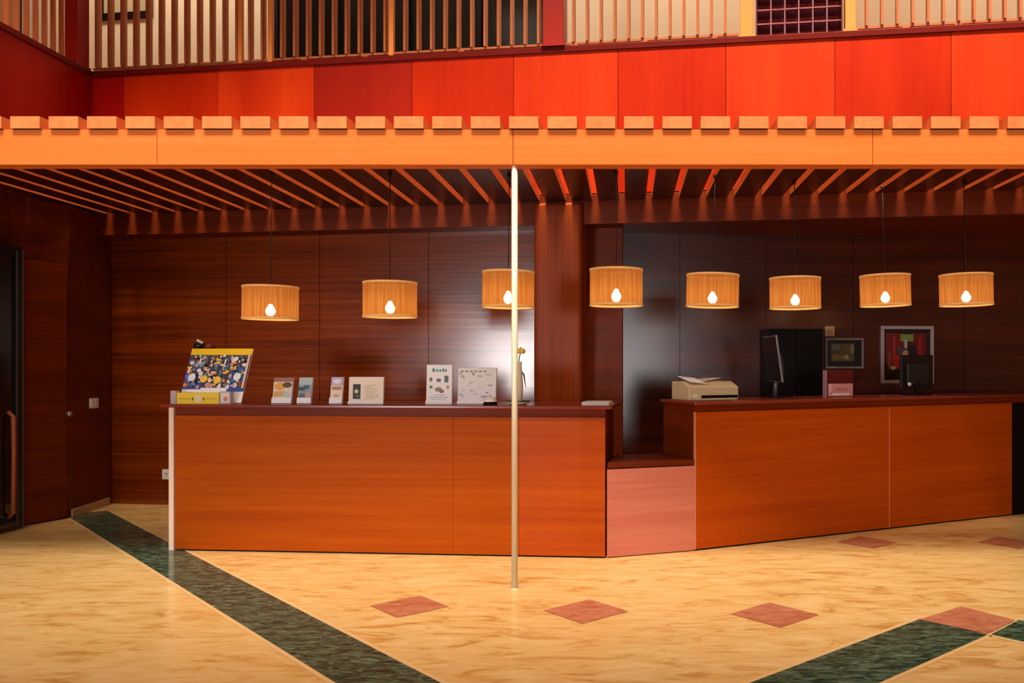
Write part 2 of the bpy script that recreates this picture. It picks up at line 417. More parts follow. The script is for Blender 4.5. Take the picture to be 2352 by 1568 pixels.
win = empty('window_2', (0, bulk(0, GD), 0), WROT); struct(win)
MB().box(gx(628), gx(1258), 0.06, 0.08, 4.2, 6.6).build('pane', M['darkglass'], win)
fr = MB()
fr.box(gx(628), gx(1258), 0.0, 0.06, 4.2, 4.26)
for p_ in (628, 768, 930, 1095, 1250): fr.box(gx(p_), gx(p_)+0.05, 0.0, 0.055, 4.26, 6.6)
fr.build('window_frame', M['blackwood'], win)
struct(MB().box(-7.42, -7.3, 2.0, 10.4, 4.12, 8.2).build('wall_gallery_left', M['browngallery']))
# picture on the gallery wall
pc = empty('framed_picture', (0, bulk(0, GD), 0), WROT)
tag(pc, 'dark framed picture on the cream gallery wall behind the left end railing', 'picture')
x0, x1 = gx(228), gx(352); zb = zat(45, bl(290, GD).y)
MB().box(x0, x1, -0.04, 0, zb, zb+0.075).box(x0, x1, -0.04, 0, zb+0.75, zb+0.825).box(x0, x0+0.07, -0.04, 0, zb+0.075, zb+0.75).box(x1-0.07, x1, -0.04, 0, zb+0.075, zb+0.75).build('frame', M['blackwood'], pc)
MB().box(x0+0.07, x1-0.07, -0.012, 0, zb+0.075, zb+0.75).build('print', flat(196, 176, 132), pc)

# posts on the gallery edge
def post(px, off, wpx, m, label, depth=0.12, loc=None):
    c = loc or bl(px, off); wd = wpx*c[1]/F
    o = empty('gallery_post', (c[0], c[1], GZ+0.055), WROT)
    tag(o, label, 'post')
    MB().box(-wd/2, wd/2, -depth/2, depth/2, 0.0, 3.0).build('shaft', m, o, bevel=0.006)
    MB().box(-wd/2-0.012, wd/2+0.012, -depth/2-0.008, depth/2+0.008, 0.0, 0.02).build('base_plate', m, o)
    return o
post(0, 0, 34, M['redpost'], 'dark red square post at the inner corner of the gallery', 0.15, (-5.40, bulk(-5.32)-0.10, 0))
post(1275, 0.06, 48, M['redpost'], 'broad red gallery post between dark glass and cream wall', 0.18)
post(1715, 0.06, 30, M['orangepost'], 'orange gallery post left of the red pigeonhole grid')
post(1952, 0.06, 24, M['orangepost'], 'orange gallery post right of the red pigeonhole grid')

# railings
def railing(name_label, pxs, thick, group=None, end=None):
    """flat bars standing on a thin bottom rail; pxs are where they stand in the photo"""
    c0 = bl(pxs[0], 0.05)
    o = empty('railing', (c0.x, c0.y, GZ+0.055), WROT)
    tag(o, name_label, 'railing')
    def lx(px): return wx(bl(px, 0.05).x)-wx(c0.x)
    a, b = end
    MB().box(lx(a), lx(b), -0.012, 0.012, 0.028, 0.048).build('bottom_rail', M['bronze'], o)
    MB().box(lx(a), lx(b), -0.025, 0.025, 1.0, 1.03).build('handrail', M['bronze'], o)
    me = None
    for px in pxs:
        bar = MB().box(-0.011, 0.011, -0.036, 0.036, 0.048, 1.0).build('baluster', M['bronze'], o) if me is None else None
        if bar is None:
            bar = me.copy(); C.objects.link(bar); bar.parent = o
        else: me = bar
        bar.location = (lx(px), 0, 0)
    for px in thick:
        MB().box(lx(px)-0.022, lx(px)+0.022, -0.02, 0.02, 0.0, 1.0).build('stanchion', M['orangepost'], o)
    for px in [p for p in (420, 545, 700, 840, 1060, 1320, 1480, 1640, 2080, 2200) if a < p < b]:
        MB().box(lx(px)-0.03, lx(px)+0.03, -0.02, 0.03, 0.0, 0.03).build('foot_bracket', M['bronze'], o)
    return o
r1 = [226+29.2*i for i in range(14)] + [650+29.6*i for i in range(9)] + [932+30.6*i for i in range(11)]
railing('long copper bar railing from the gallery corner to the broad red post', r1, [553, 622, 900], end=(216, 1250))
railing('copper bar railing before the cream wall beside the broad red post', [1318+31.6*i for i in range(12)], [], end=(1302, 1698))
railing('copper bar railing right of the two orange gallery posts', [1990+35.2*i for i in range(24)], [], end=(1968, 2830))
o = empty('railing', (-5.41, 4.0, GZ+0.055), math.pi/2)
tag(o, 'copper bar railing on the side gallery left of the dark red corner post', 'railing')
le = bulk(-5.32)-4.0-0.2
MB().box(0, le, -0.012, 0.012, 0.028, 0.048).build('bottom_rail', M['bronze'], o)
MB().box(0, le, -0.025, 0.025, 1.0, 1.03).build('handrail', M['bronze'], o)
b0 = MB().box(-0.010, 0.010, -0.022, 0.022, 0.048, 1.0).build('baluster', M['bronze'], o)
n = int(le/0.122)
for i in range(n):
    b_ = b0 if i == 0 else b0.copy()
    if i: C.objects.link(b_); b_.parent = o
    b_.location = (0.06+0.122*i, 0, 0)

# pigeonhole grid between the orange posts
a, b = bl(1739, 0.14), bl(1932, 0.14)
pg = empty('pigeonhole_rack', (a.x, a.y, GZ+0.055), WROT)
tag(pg, 'red pigeonhole grid with grey dividers standing between the orange gallery posts', 'rack')
W = wx(b.x)-wx(a.x); cell = W/6; nr = 8
MB().box(0, W, 0.20, 0.215, 0, nr*cell*1.02+0.03).build('back_panel', flat(190, 40, 30), pg)
MB().box(-0.012, 0, 0, 0.215, 0, nr*cell*1.02+0.03).box(W, W+0.012, 0, 0.215, 0, nr*cell*1.02+0.03).box(0, W, 0, 0.2, 0, 0.03).build('case', flat(96, 14, 18), pg)
for i in range(1, 6): MB().box(i*cell-0.006, i*cell+0.006, 0, 0.20, 0.03, nr*cell*1.02+0.03).build('divider', flat(136, 84, 100), pg)
for j in range(1, nr): MB().box(0, W, -0.002, 0.20, 0.03+j*cell*1.02-0.006, 0.03+j*cell*1.02+0.006).build('shelf', flat(136, 76, 86), pg)

# ------------------------------------------------------------------ slatted canopy and pole
YB = 5.50
cn = empty('slatted_canopy', (0, YB, 2.686), 0)
tag(cn, 'wide slatted timber canopy with honey fascia beam spanning above the reception counters', 'canopy')
def bx(px): return (px-VX)/F*5.52
cuts = [-5.30, bx(365), bx(1180), bx(2003), 5.2]
for a, b in zip(cuts, cuts[1:]):
    MB().box(a, b-0.003, 0.0, 0.12, 0, 0.222).build('fascia_board', M['beam'], cn, bevel=0.003)
gap0 = bx(24.0); pitch = 87.46/F*5.52
k = math.ceil((-5.36-gap0)/pitch)
while True:
    c = gap0+pitch*(k+0.5)
    if c > 5.1: break
    hw = 0.0925
    x0, x1 = max(c-hw, -5.30), c+hw
    e0, e1 = bulk(x0)-YB-0.012, bulk(x1)-YB-0.012
    z0, z1 = 0.224, 0.300
    cxl, cxr = bl(1225).x-0.02, bl(1335).x+0.02
    MB().prism([(x0, -0.022), (x1, -0.022), (x1, e1), (x0, e0)], z0, z1).build('slat', [M['slatshade'], M['slat']], cn)
    for pl_ in cn.children[-1].data.polygons: pl_.material_index = 0 if abs(pl_.normal.z) > 0.5 else 1  # flat faces take the painted shade, sides and ends the lit colour
    k += 1

pole = empty('support_pole', at(1182, 1353, 5.53)*1.0, 0); pole.location.z = 0
tag(pole, 'slim pale brass pole holding up the canopy beam before the counter', 'pole')
MB().lathe([(0.0, 0.004), (0.0195, 0.004), (0.0195, 2.684), (0, 2.684)], 20).build('shaft', M['brass'], pole)
MB().lathe([(0.0, 0.0), (0.025, 0.0), (0.025, 0.003), (0.021, 0.006), (0, 0.006)], 24).build('base_collar', M['brass'], pole)

# ------------------------------------------------------------------ counters
A = floor_at(402, 1264); B = floor_at(1390, 1282)
dAB = B-A; aAB = math.atan2(dAB.y, dAB.x); LAB = dAB.length
lc = empty('reception_counter', A, aAB)
tag(lc, 'long straight reception counter carrying the brochures and posters, left of the low desk', 'counter')
def lpx(px, off=0.0):
    n = Vector((-dAB.y, dAB.x, 0)).normalized()*off
    q = on_line(px, A+n, B+n); return (Vector((q.x, q.y, 0))-A).dot(dAB.normalized())
HT = 1.122
cutp = [0.0, lpx(1040), lpx(1192), LAB]
for i, (a, b) in enumerate(zip(cutp, cutp[1:])):
    MB().box(a, b-0.0006, 0, 0.03, 0.012, 1.035).build('front_panel', M['panelb'] if i == 2 else M['panel'], lc, bevel=0.002)
MB().box(0, LAB, 0.012, 0.03, 1.035, 1.098).build('top_band', M['paneltop'], lc)
MB().box(0.0, 0.03, 0.03, 0.62, 0.0, 1.098).build('end_panel', M['panel'], lc)
MB().box(LAB-0.03, LAB, 0.03, 0.62, 0.0, 1.098).build('end_panel', M['walldeep'], lc)
MB().box(0.03, LAB-0.03, 0.55, 0.58, 0.02, 0.70).box(0.03, LAB-0.03, 0.03, 0.55, 0.02, 0.05).build('inner_shelf', M['walldeep'], lc)
MB().box(lpx(366, -0.05), LAB+0.055, -0.055, 0.66, 1.098, HT).build('countertop', M['top'], lc, bevel=0.006, seg=3)
MB().box(-0.045, -0.005, -0.012, 0.03, 0.0, 1.096).build('edge_strip', M['edge'], lc, bevel=0.004)
MB().box(0.03, LAB-0.005, 0.02, 0.035, 0.0, 0.012).build('plinth', M['blackwood'], lc)

Cc = floor_at(1597, 1265); D = floor_at(2352, 1180)
dCD = D-Cc; aCD = math.atan2(dCD.y, dCD.x); LCD = dCD.length
rc = empty('reception_counter', Cc, aCD)
tag(rc, 'slanting reception counter carrying the printer and black monitor, right of the low desk', 'counter')
def rpx(px, off=0.0):
    n = Vector((-dCD.y, dCD.x, 0)).normalized()*off
    q = on_line(px, Cc+n, D+n); return (Vector((q.x, q.y, 0))-Cc).dot(dCD.normalized())
HR = 1.142
cutp = [0.0, rpx(2043), rpx(2325)]
for a, b in zip(cutp, cutp[1:]):
    MB().box(a, b-0.003, 0, 0.03, 0.012, 1.06).build('front_panel', M['panelb'], rc, bevel=0.002)
MB().box(rpx(2043)-0.005, rpx(2043)+0.001, -0.002, 0.012, 0.012, 1.06).box(-0.004, 0.004, -0.003, 0.02, 0.012, 1.06).build('seam_trim', flat(216, 140, 104), rc)
MB().box(0, LCD+0.5, 0.012, 0.03, 1.06, 1.118).build('top_band', M['paneltop'], rc)
MB().box(rpx(2325), LCD+0.5, 0, 0.03, 0.012, 1.06).build('end_panel', M['blackwood'], rc)
MB().box(0.0, 0.03, 0.03, 0.50, 0.0, 1.118).build('side_panel', M['walldeep'], rc)
MB().box(0.03, LCD+0.47, 0.45, 0.48, 0.02, 0.70).box(0.03, LCD+0.47, 0.03, 0.45, 0.02, 0.05).build('inner_shelf', M['walldeep'], rc)
MB().box(-0.02, LCD+0.5, -0.04, 0.52, 1.118, HR).build('countertop', M['top'], rc, bevel=0.006, seg=3)
MB().box(0.005, LCD+0.5, 0.02, 0.035, 0.0, 0.012).build('plinth', M['blackwood'], rc)

dBC = Cc-B; aBC = math.atan2(dBC.y, dBC.x); LBC = dBC.length
ld = empty('reception_desk', B+dBC.normalized()*0.01, aBC)
tag(ld, 'low seated desk with pink glare coloured front panel set between the two counters', 'desk')
MB().prism([(0.003, 0.0), (LBC-0.014, 0.0), (LBC-0.018, 0.03), (0.019, 0.03)], 0.006, 0.652).build('front_panel', M['glarepanel'], ld, bevel=0.003)
MB().prism([(0.006, -0.004), (LBC-0.02, -0.004), (LBC-0.10, 0.52), (0.258, 0.52)], 0.66, 0.70).build('desktop', M['walldeep'], ld, bevel=0.004)
MB().box(0.25, 0.28, 0.03, 0.45, 0.0, 0.66).build('side_panel', M['walldeep'], ld)
MB().box(LBC-0.18, LBC-0.15, 0.03, 0.45, 0.0, 0.66).build('side_panel', M['walldeep'], ld)

# ------------------------------------------------------------------ pendant lamps
lamps = [  # px centre, top, bottom, width, depth, tilt, roll, label
 (621, 652, 735, 122, 6.75, 0, 0.6, 'amber drum pendant hanging just right of the yellow poster display'),
 (896, 642, 730, 121, 6.75, 0, 0, 'amber drum pendant hanging above the gap between cream card and blue headed flyer'),
 (1167, 617, 708, 118, 6.80, 0, 0.5, 'amber drum pendant half hidden behind the brass pole'),
 (1415.5, 611, 704, 121, 6.70, 0, 0, 'amber drum pendant just right of the wooden column'),
 (1636, 624, 706, 120, 6.80, 0, 1.2, 'amber drum pendant hanging over the beige printer'),
 (1826.5, 632, 710, 116, 7.05, 0, -0.4, 'amber drum pendant hanging over the tall black cabinet'),
 (2034, 626, 704, 113, 7.25, 0, -1.5, 'amber drum pendant hanging between grey framed screen and red wall poster'),
 (2219.5, 624, 703, 117, 7.10, 0, -1.0, 'amber drum pendant nearest the right end of the slanting counter'),
]
slat_u = 2.91
proto = None
for px, yt, yb, wpx, Y, tilt, roll, label in lamps:
    c = at(px, yb, Y); R = wpx*Y/F/2
    zt = zat(yt, Y-R); zb_ = zat(yb, Y+R*0.3)
    hgt = zt-zb_
    o = empty('pendant_lamp', (c.x, Y, zb_), 0)
    tag(o, label, 'pendant lamp', 'amber pendants over the counters')
    if proto is None:
        parts = []
        sh = MB(); N = 56
        sh.lathe([(0.2, 0.0), (0.2, 0.28)], N).build('shade', M['shade'], o)
        sh = o.children[0]
        MB().lathe([(0.196, 0.0), (0.2035, 0.0), (0.2035, 0.016), (0.196, 0.016)], N, close=True).build('trim_ring', M['rim'], o)
        MB().lathe([(0.196, 0.264), (0.2035, 0.264), (0.2035, 0.28), (0.196, 0.28)], N, close=True).build('trim_ring', M['rim'], o)
        MB().lathe([(0, 0.03), (0.024, 0.038), (0.037, 0.065), (0.035, 0.085), (0.019, 0.115), (0.013, 0.13), (0, 0.13)], 20).build('bulb', M['bulb'], o)
        sp = MB(); sp.lathe([(0, 0.13), (0.018, 0.13), (0.018, 0.19), (0, 0.19)], 16)
        for q in range(3):
            an = q*2.0944; sp.tube([(0, 0, 0.272), (0.198*math.cos(an), 0.198*math.sin(an), 0.272)], 0.003, 6)
        sp.build('socket', M['grey'], o)
        proto = o; kids = list(o.children)
    else:
        for kd in kids:
            q = kd.copy(); C.objects.link(q); q.parent = o
    for kd in o.children:
        kd.scale = (R/0.2, R/0.2, hgt/0.28)
    o.rotation_euler = (0, math.radians(roll), 0)
    MB().tube([(0, 0, hgt*0.67), (0, 0, slat_u-zb_-0.03)], 0.0035, 8).build('cord', M['cord'], o)
    MB().lathe([(0, slat_u-zb_-0.03), (0.012, slat_u-zb_-0.028), (0.016, slat_u-zb_-0.003), (0, slat_u-zb_-0.003)], 12).build('ceiling_cup', M['cord'], o)

# ------------------------------------------------------------------ things on the counters
def art(w_, h_, items, y=-0.001):
    """printed face: coloured shapes on a card w_ x h_ (origin bottom left, facing -y)"""
    mats, mb_ = [], MB()
    step = 0
    for it in items:
        kind, cx_, cy_, sx, sy, col_ = it
        m_ = flat(*col_)
        if m_ not in mats: mats.append(m_)
        mi = mats.index(m_); yy = y-step*0.00006; step += 1
        if kind == 'r':
            mb_.poly([(cx_*w_, yy, cy_*h_), ((cx_+sx)*w_, yy, cy_*h_), ((cx_+sx)*w_, yy, (cy_+sy)*h_), (cx_*w_, yy, (cy_+sy)*h_)], mi)
        else:
            mb_.poly([(cx_*w_+sx*w_*math.cos(a_*math.pi/7), yy, cy_*h_+sy*h_*math.sin(a_*math.pi/7)) for a_ in range(14)], mi)
    return mb_, mats
def left_at(px, back):
    n = Vector((-dAB.y, dAB.x, 0)).normalized()*back
    q = on_line(px, A+n, B+n); return Vector((q.x, q.y, HT))
def right_at(px, back):
    n = Vector((-dCD.y, dCD.x, 0)).normalized()*back
    q = on_line(px, Cc+n, D+n); return Vector((q.x, q.y, HR))

# poster display
p0 = left_at(398, 0.06)
pd = empty('poster_display', p0, aAB)
tag(pd, 'large leaning poster display with yellow bands and blue crowded picture on the counter end', 'poster display')
PW, PH, lean = 0.505, 0.46, math.radians(24)
TM = Matrix.Translation((0.02, 0.035, 0.007)) @ Matrix.Rotation(-lean, 4, 'X')
MB().box(0, PW, 0, 0.012, 0, PH).xf(TM).build('backing_board', M['white'], pd, bevel=0.002)
random.seed(21)
items = [('r', 0, 0.27, 1, 0.73, (84, 66, 78)), ('r', 0.0, 0.88, 1, 0.12, (246, 204, 20)), ('r', 0.72, 0.20, 0.28, 0.45, (52, 92, 168)), ('r', 0.0, 0.24, 0.30, 0.30, (70, 74, 168))]
pal = [(232, 226, 224), (244, 190, 60), (30, 24, 28), (250, 214, 190), (210, 160, 150), (48, 120, 150), (92, 136, 200), (130, 80, 50), (236, 236, 246), (224, 150, 40)]
for i in range(230):
    items.append(('c' if i % 3 else 'r', random.uniform(0.03, 0.93), random.uniform(0.28, 0.84), random.uniform(0.012, 0.045), random.uniform(0.014, 0.052), random.choice(pal)))
for x_, y_ in ((0.13, 0.45), (0.86, 0.46), (0.55, 0.40), (0.33, 0.42)): items.append(('c', x_, y_, 0.06, 0.07, (236, 244, 255) if x_ in (0.13, 0.86) else (250, 208, 70)))
items.append(('r', 0.965, 0.25, 0.035, 0.63, (236, 200, 170)))
m_, ms = art(PW, PH, items); m_.xf(TM).build('printed_sheet', ms, pd)
MB().box(0.045, 0.385, -0.03, 0.03, 0.0, 0.085).build('yellow_ledge', M['yellow'], pd, bevel=0.002)
m_, ms = art(0.34, 0.085, [('r', 0.44, 0.15, 0.14, 0.65, (238, 228, 190)), ('c', 0.38, 0.45, 0.02, 0.14, (120, 90, 10)), ('c', 0.64, 0.45, 0.02, 0.14, (120, 90, 10)), ('r', 0.05, 0.42, 0.28, 0.08, (214, 170, 20)), ('r', 0.69, 0.42, 0.26, 0.08, (214, 170, 20))], -0.031)
m_.xf(Matrix.Translation((0.045, 0, 0))).build('printed_label', ms, pd)
MB().box(-0.005, 0.04, -0.028, 0.02, 0.0, 0.10).build('leaflet_pocket', M['clear'], pd)
MB().box(0.39, 0.475, -0.028, 0.02, 0.0, 0.095).build('leaflet_pocket', M['clear'], pd)
m_, ms = art(0.085, 0.095, [('r', 0.1, 0.1, 0.8, 0.8, (236, 226, 214)), ('c', 0.55, 0.4, 0.2, 0.2, (232, 120, 90))], -0.0285)
m_.xf(Matrix.Translation((0.39, 0, 0))).build('leaflet', ms, pd)
MB().extr([(0.22, 0.0), (0.235, 0.0), (0.215, 0.38), (0.2, 0.36)], 0.20, 0.30).build('prop_leg', M['offwhite'], pd)

# bow ornament peeping over the poster
p0 = left_at(472, 0.36)
bo = empty('bow_ornament', p0, aAB)
tag(bo, 'small red and black ornament with pale clip peeping over the poster top', 'ornament')
MB().tube([(0, 0, 0.004), (0, 0, 0.42)], 0.006, 8).build('stem', M['black'], bo)
MB().lathe([(0, 0), (0.05, 0), (0.05, 0.006), (0, 0.01)], 20).build('foot', M['black'], bo)
MB().lathe([(0, -0.03), (0.035, -0.02), (0.045, 0.0), (0.03, 0.022), (0, 0.03)], 14, c=(-0.05, 0, 0.455)).build('loop', M['black'], bo)
MB().lathe([(0, -0.035), (0.03, -0.03), (0.05, 0.0), (0.03, 0.02), (0, 0.03)], 14, c=(0.035, 0, 0.45)).build('loop', flat(120, 10, 8), bo)
MB().box(-0.03, 0.025, -0.012, -0.004, -0.009, 0.009).xf(Matrix.Translation((-0.01, -0.05, 0.485)) @ Matrix.Rotation(math.radians(25), 4, 'Y')).build('clip', flat(214, 186, 160), bo)

# brochure holders
def holder(px0, px1, ytop, label, items, back=0.12, lean_=10, name='brochure_holder', cat='brochure holder', grp=None):
    p0 = left_at(px0, back); p1 = left_at(px1, back); wv = (p1-p0).length
    hv = zat(ytop, p0.y+0.03)-HT
    o = empty(name, p0, aAB); tag(o, label, cat, grp)
    T_ = Matrix.Translation((0, 0, 0.004)) @ Matrix.Rotation(-math.radians(lean_), 4, 'X')
    MB().box(0, wv, 0, 0.004, 0, hv).xf(T_).build('back_plate', M['clear'], o)
    MB().box(0.003, wv-0.003, -0.012, -0.0005, 0.004, hv-0.004).xf(T_).build('leaflets', M['white'], o)
    m_, ms = art(wv-0.006, hv-0.008, items, -0.0125); m_.xf(T_ @ Matrix.Translation((0.003, 0, 0.004))).build('printed_cover', ms, o)
    MB().box(0, wv, -0.022, -0.018, 0, hv*(0.07 if lean_ < 8 else 0.2)).box(0, wv, -0.02, 0.002, -0.004, 0.0).xf(T_).build('pocket_lip', M['white'], o)
    MB().extr([(0.03, 0.0), (0.09, 0.0), (0.085, 0.006), (0.036, hv*0.7), (0.030, hv*0.7)], wv*0.3, wv*0.7).build('prop', M['clear'], o)
    return o
holder(626, 671, 868, 'brochure holder with orange and white leaflet, first right of the poster display',
       [('r', 0, 0, 1, 1, (232, 214, 206)), ('c', 0.35, 0.66, 0.3, 0.16, (236, 170, 60)), ('c', 0.72, 0.72, 0.25, 0.12, (96, 78, 34)), ('r', 0, 0.85, 1, 0.15, (150, 110, 96)), ('r', 0.05, 0.24, 0.6, 0.22, (220, 170, 90)), ('c', 0.72, 0.3, 0.2, 0.14, (190, 210, 196))])
holder(684, 716, 867, 'narrow brochure holder with teal and grey leaflet',
       [('r', 0, 0, 1, 1, (148, 162, 174)), ('r', 0, 0.72, 1, 0.28, (176, 200, 206)), ('r', 0, 0.48, 0.5, 0.14, (40, 84, 90)), ('r', 0.4, 0.55, 0.4, 0.14, (52, 104, 112)), ('c', 0.72, 0.3, 0.22, 0.14, (196, 164, 140)), ('c', 0.3, 0.25, 0.24, 0.12, (96, 102, 124))])
holder(758, 787, 866, 'narrow brochure holder with violet headed white leaflet beside the cream card',
       [('r', 0, 0, 1, 1, (246, 230, 214)), ('r', 0, 0.68, 1, 0.32, (186, 178, 220)), ('c', 0.5, 0.84, 0.35, 0.1, (236, 232, 246)), ('r', 0.1, 0.5, 0.8, 0.14, (178, 140, 84)), ('r', 0.3, 0.22, 0.45, 0.1, (226, 160, 140))])
cardi = [('r', 0, 0, 1, 1, (248, 232, 212)), ('r', 0.12, 0.15, 0.22, 0.58, (40, 32, 22)), ('c', 0.22, 0.45, 0.06, 0.08, (226, 210, 160)), ('c', 0.26, 0.27, 0.04, 0.05, (120, 110, 80))]
for i in range(9):
    cardi.append(('r', 0.44+random.uniform(0, 0.05), 0.16+0.065*i, random.uniform(0.25, 0.42), 0.022, random.choice([(196, 184, 156), (206, 190, 130), (180, 170, 150)])))
holder(801, 882, 866, 'wide cream display card with dark photo strip on its left', cardi, lean_=4, name='display_card', cat='display card')
fl = [('r', 0, 0, 1, 1, (252, 251, 250)), ('r', 0.22, 0.82, 0.10, 0.09, (60, 130, 156)), ('r', 0.36, 0.82, 0.09, 0.07, (90, 160, 186)), ('r', 0.49, 0.82, 0.09, 0.07, (90, 160, 186)), ('r', 0.62, 0.82, 0.06, 0.09, (60, 130, 156)), ('r', 0.71, 0.82, 0.08, 0.07, (74, 144, 170)),
      ('c', 0.17, 0.62, 0.06, 0.06, (120, 116, 112)), ('c', 0.48, 0.6, 0.1, 0.05, (120, 120, 112)), ('r', 0.7, 0.54, 0.16, 0.18, (96, 112, 124)), ('c', 0.18, 0.42, 0.07, 0.04, (110, 132, 92)), ('c', 0.47, 0.36, 0.14, 0.06, (150, 140, 104)), ('c', 0.6, 0.31, 0.1, 0.05, (150, 108, 90)), ('c', 0.84, 0.42, 0.06, 0.05, (196, 150, 156)),
      ('r', 0.12, 0.14, 0.74, 0.025, (190, 196, 210)), ('r', 0.3, 0.2, 0.5, 0.02, (200, 206, 206)), ('r', 0.2, 0.09, 0.6, 0.02, (210, 206, 190))]
holder(979, 1039, 838, 'tall white flyer with blue heading and small product pictures', fl, lean_=4, name='flyer_stand', cat='flyer')
mp = [('r', 0, 0, 1, 1, (240, 236, 236))]
for i in range(26):
    mp.append((('r', 'c')[i % 2], random.uniform(0.05, 0.85), random.uniform(0.05, 0.85), random.uniform(0.02, 0.1), random.uniform(0.015, 0.05), random.choice([(206, 198, 196), (186, 178, 180), (236, 228, 214), (150, 142, 146), (198, 190, 206)])))
for i in range(6): mp.append(('r', 0.06+0.12*i, 0.88, 0.08, 0.05, (156, 148, 160)))
holder(1051, 1140, 845, 'pale printed town map in a stand behind the reception bell', mp, back=0.16, lean_=6, name='map_stand', cat='map')

# bell
p0 = left_at(1126, 0.05)
be = empty('reception_bell', p0, 0); tag(be, 'small white domed reception bell on dark base beside the pole', 'bell')
MB().lathe([(0, 0), (0.052, 0), (0.054, 0.012), (0.046, 0.022), (0, 0.022)], 28).build('base', M['blackwood'], be)
MB().lathe([(0.05, 0.024), (0.049, 0.034), (0.038, 0.05), (0.02, 0.06), (0, 0.063)], 28).build('dome', M['white'], be)
MB().lathe([(0, 0.074), (0.006, 0.072), (0.006, 0.06), (0, 0.06)], 12).build('button', M['steel'], be)

# vase with yellow flower on a dish
p0 = left_at(1189, 0.12)
va = empty('flower_vase', p0 + Vector((0, 0, 0.024)), 0); tag(va, 'slim white vase holding a yellow flower, behind the brass pole', 'vase')
MB().lathe([(0, 0), (0.032, 0), (0.04, 0.05), (0.042, 0.12), (0.036, 0.2), (0.030, 0.27), (0.034, 0.3), (0.03, 0.3), (0.025, 0.26), (0, 0.26)], 28).build('body', M['offwhite'], va)
MB().tube([(0.005, 0, 0.26), (0.012, 0, 0.33), (0.02, 0, 0.36)], 0.004, 8).build('stem', flat(96, 120, 50), va)
fl_ = MB()
for i in range(7):
    an = i*2*math.pi/7
    fl_.lathe([(0, -0.02), (0.014, -0.008), (0.016, 0.006), (0, 0.022)], 10, c=(0.022+0.022*math.cos(an), 0.022*math.sin(an), 0.378))
fl_.lathe([(0, -0.02), (0.018, 0), (0, 0.024)], 10, c=(0.022, 0, 0.39)); fl_.build('flower', flat(236, 210, 90), va)
MB().tube([(-0.01, 0.02, 0.27), (0.045, 0.02, 0.2), (0.06, 0.01, 0.1)], [0.004, 0.007, 0.002], 8).build('leaf', flat(110, 104, 100), va)
di = empty('dish', p0, 0); tag(di, 'round cream dish with green rim under the white vase', 'dish')
MB().lathe([(0, 0), (0.06, 0), (0.085, 0.012), (0.09, 0.02), (0.082, 0.022), (0.06, 0.022), (0, 0.022)], 32).build('bowl', M['offwhite'], di)
MB().lathe([(0.086, 0.0215), (0.092, 0.0215), (0.092, 0.029), (0.086, 0.029)], 32, close=True).build('rim', flat(74, 92, 70), di)

# papers at the counter end
p0 = left_at(1336, 0.10)
pp = empty('paper_stack', p0, aAB); tag(pp, 'low stack of white papers on the counter end by the low desk', 'papers')
for i in range(4):
    MB().box(0, 0.205, 0, 0.28, 0.005*i, 0.005*i+0.0046).xf(Matrix.Rotation(math.radians((-3, 2, 5, -1)[i]), 4, 'Z')).build('sheet', M['white'] if i != 2 else M['offwhite'], pp)

# printer
p0 = right_at(1583, 0.13); p1 = right_at(1697, 0.13); wv = (p1-p0).length; hv = zat(876, p0.y+0.1)-HR
pr = empty('printer', p0, aCD); tag(pr, 'beige desktop printer with papers on top at the counter corner', 'printer')
MB().extr([(0, 0.0), (0.28, 0.0), (0.28, hv), (0.10, hv), (0.0, hv*0.72)], 0.0, wv).build('body', M['beige'], pr, bevel=0.012, seg=3)
MB().box(wv*0.24, wv*0.97, -0.004, 0.004, hv*0.12, hv*0.27).build('paper_slot', M['blackwood'], pr)
MB().box(wv*0.1, wv*0.9, -0.05, 0.0, hv*0.02, hv*0.10).build('output_tray', M['beige'], pr, bevel=0.003)
MB().box(wv*0.06, wv*0.16, -0.006, 0.002, hv*0.15, hv*0.35).build('button_panel', M['offwhite'], pr)
MB().extr([(0.0, 0.0), (0.2, 0.0), (0.2, 0.004), (0.0, 0.004)], 0, 0.16).xf(Matrix.Translation((wv*0.06, 0.03, hv*0.98)) @ Matrix.Rotation(math.radians(12), 4, 'X') @ Matrix.Rotation(math.radians(6), 4, 'Y')).build('paper_sheet', M['white'], pr)
MB().box(0, 0.19, 0, 0.2, 0, 0.004).xf(Matrix.Translation((wv*0.42, 0.07, hv+0.004)) @ Matrix.Rotation(math.radians(-7), 4, 'Y') @ Matrix.Rotation(0.3, 4, 'Z')).build('paper_sheet', M['offwhite'], pr)

# monitor seen from behind / side, by the cabinet
p0 = right_at(1782, 0.36)
mo = empty('computer_monitor', p0, aCD); tag(mo, 'black monitor turned edge-on, on a stand before the tall black cabinet', 'monitor')
MB().box(-0.09, 0.09, -0.09, 0.09, 0, 0.012).build('base', M['black'], mo, bevel=0.004)
MB().tube([(0, 0.01, 0.012), (0.005, 0.01, 0.1), (0.012, 0, 0.2)], [0.022, 0.018, 0.02], 12).build('neck', M['grey'], mo)
T_ = Matrix.Translation((-0.01, 0, 0.13)) @ Matrix.Rotation(math.radians(68), 4, 'Z') @ Matrix.Rotation(math.radians(-8), 4, 'X')
MB().box(-0.23, 0.23, -0.02, 0.0, 0, 0.40).xf(T_).build('bezel', M['grey'], mo, bevel=0.006)
MB().extr([(-0.012, 0.03), (-0.06, 0.08), (-0.06, 0.22), (-0.012, 0.3)], -0.13, 0.13).xf(T_ @ Matrix.Translation((0, -0.01, 0))).build('back_shell', mat('soft_black', lin(34, 32, 30), 0.45), mo, bevel=0.015)
MB().box(-0.215, 0.215, 0.0, 0.002, 0.015, 0.385).xf(T_).build('screen', M['darkglass'], mo)

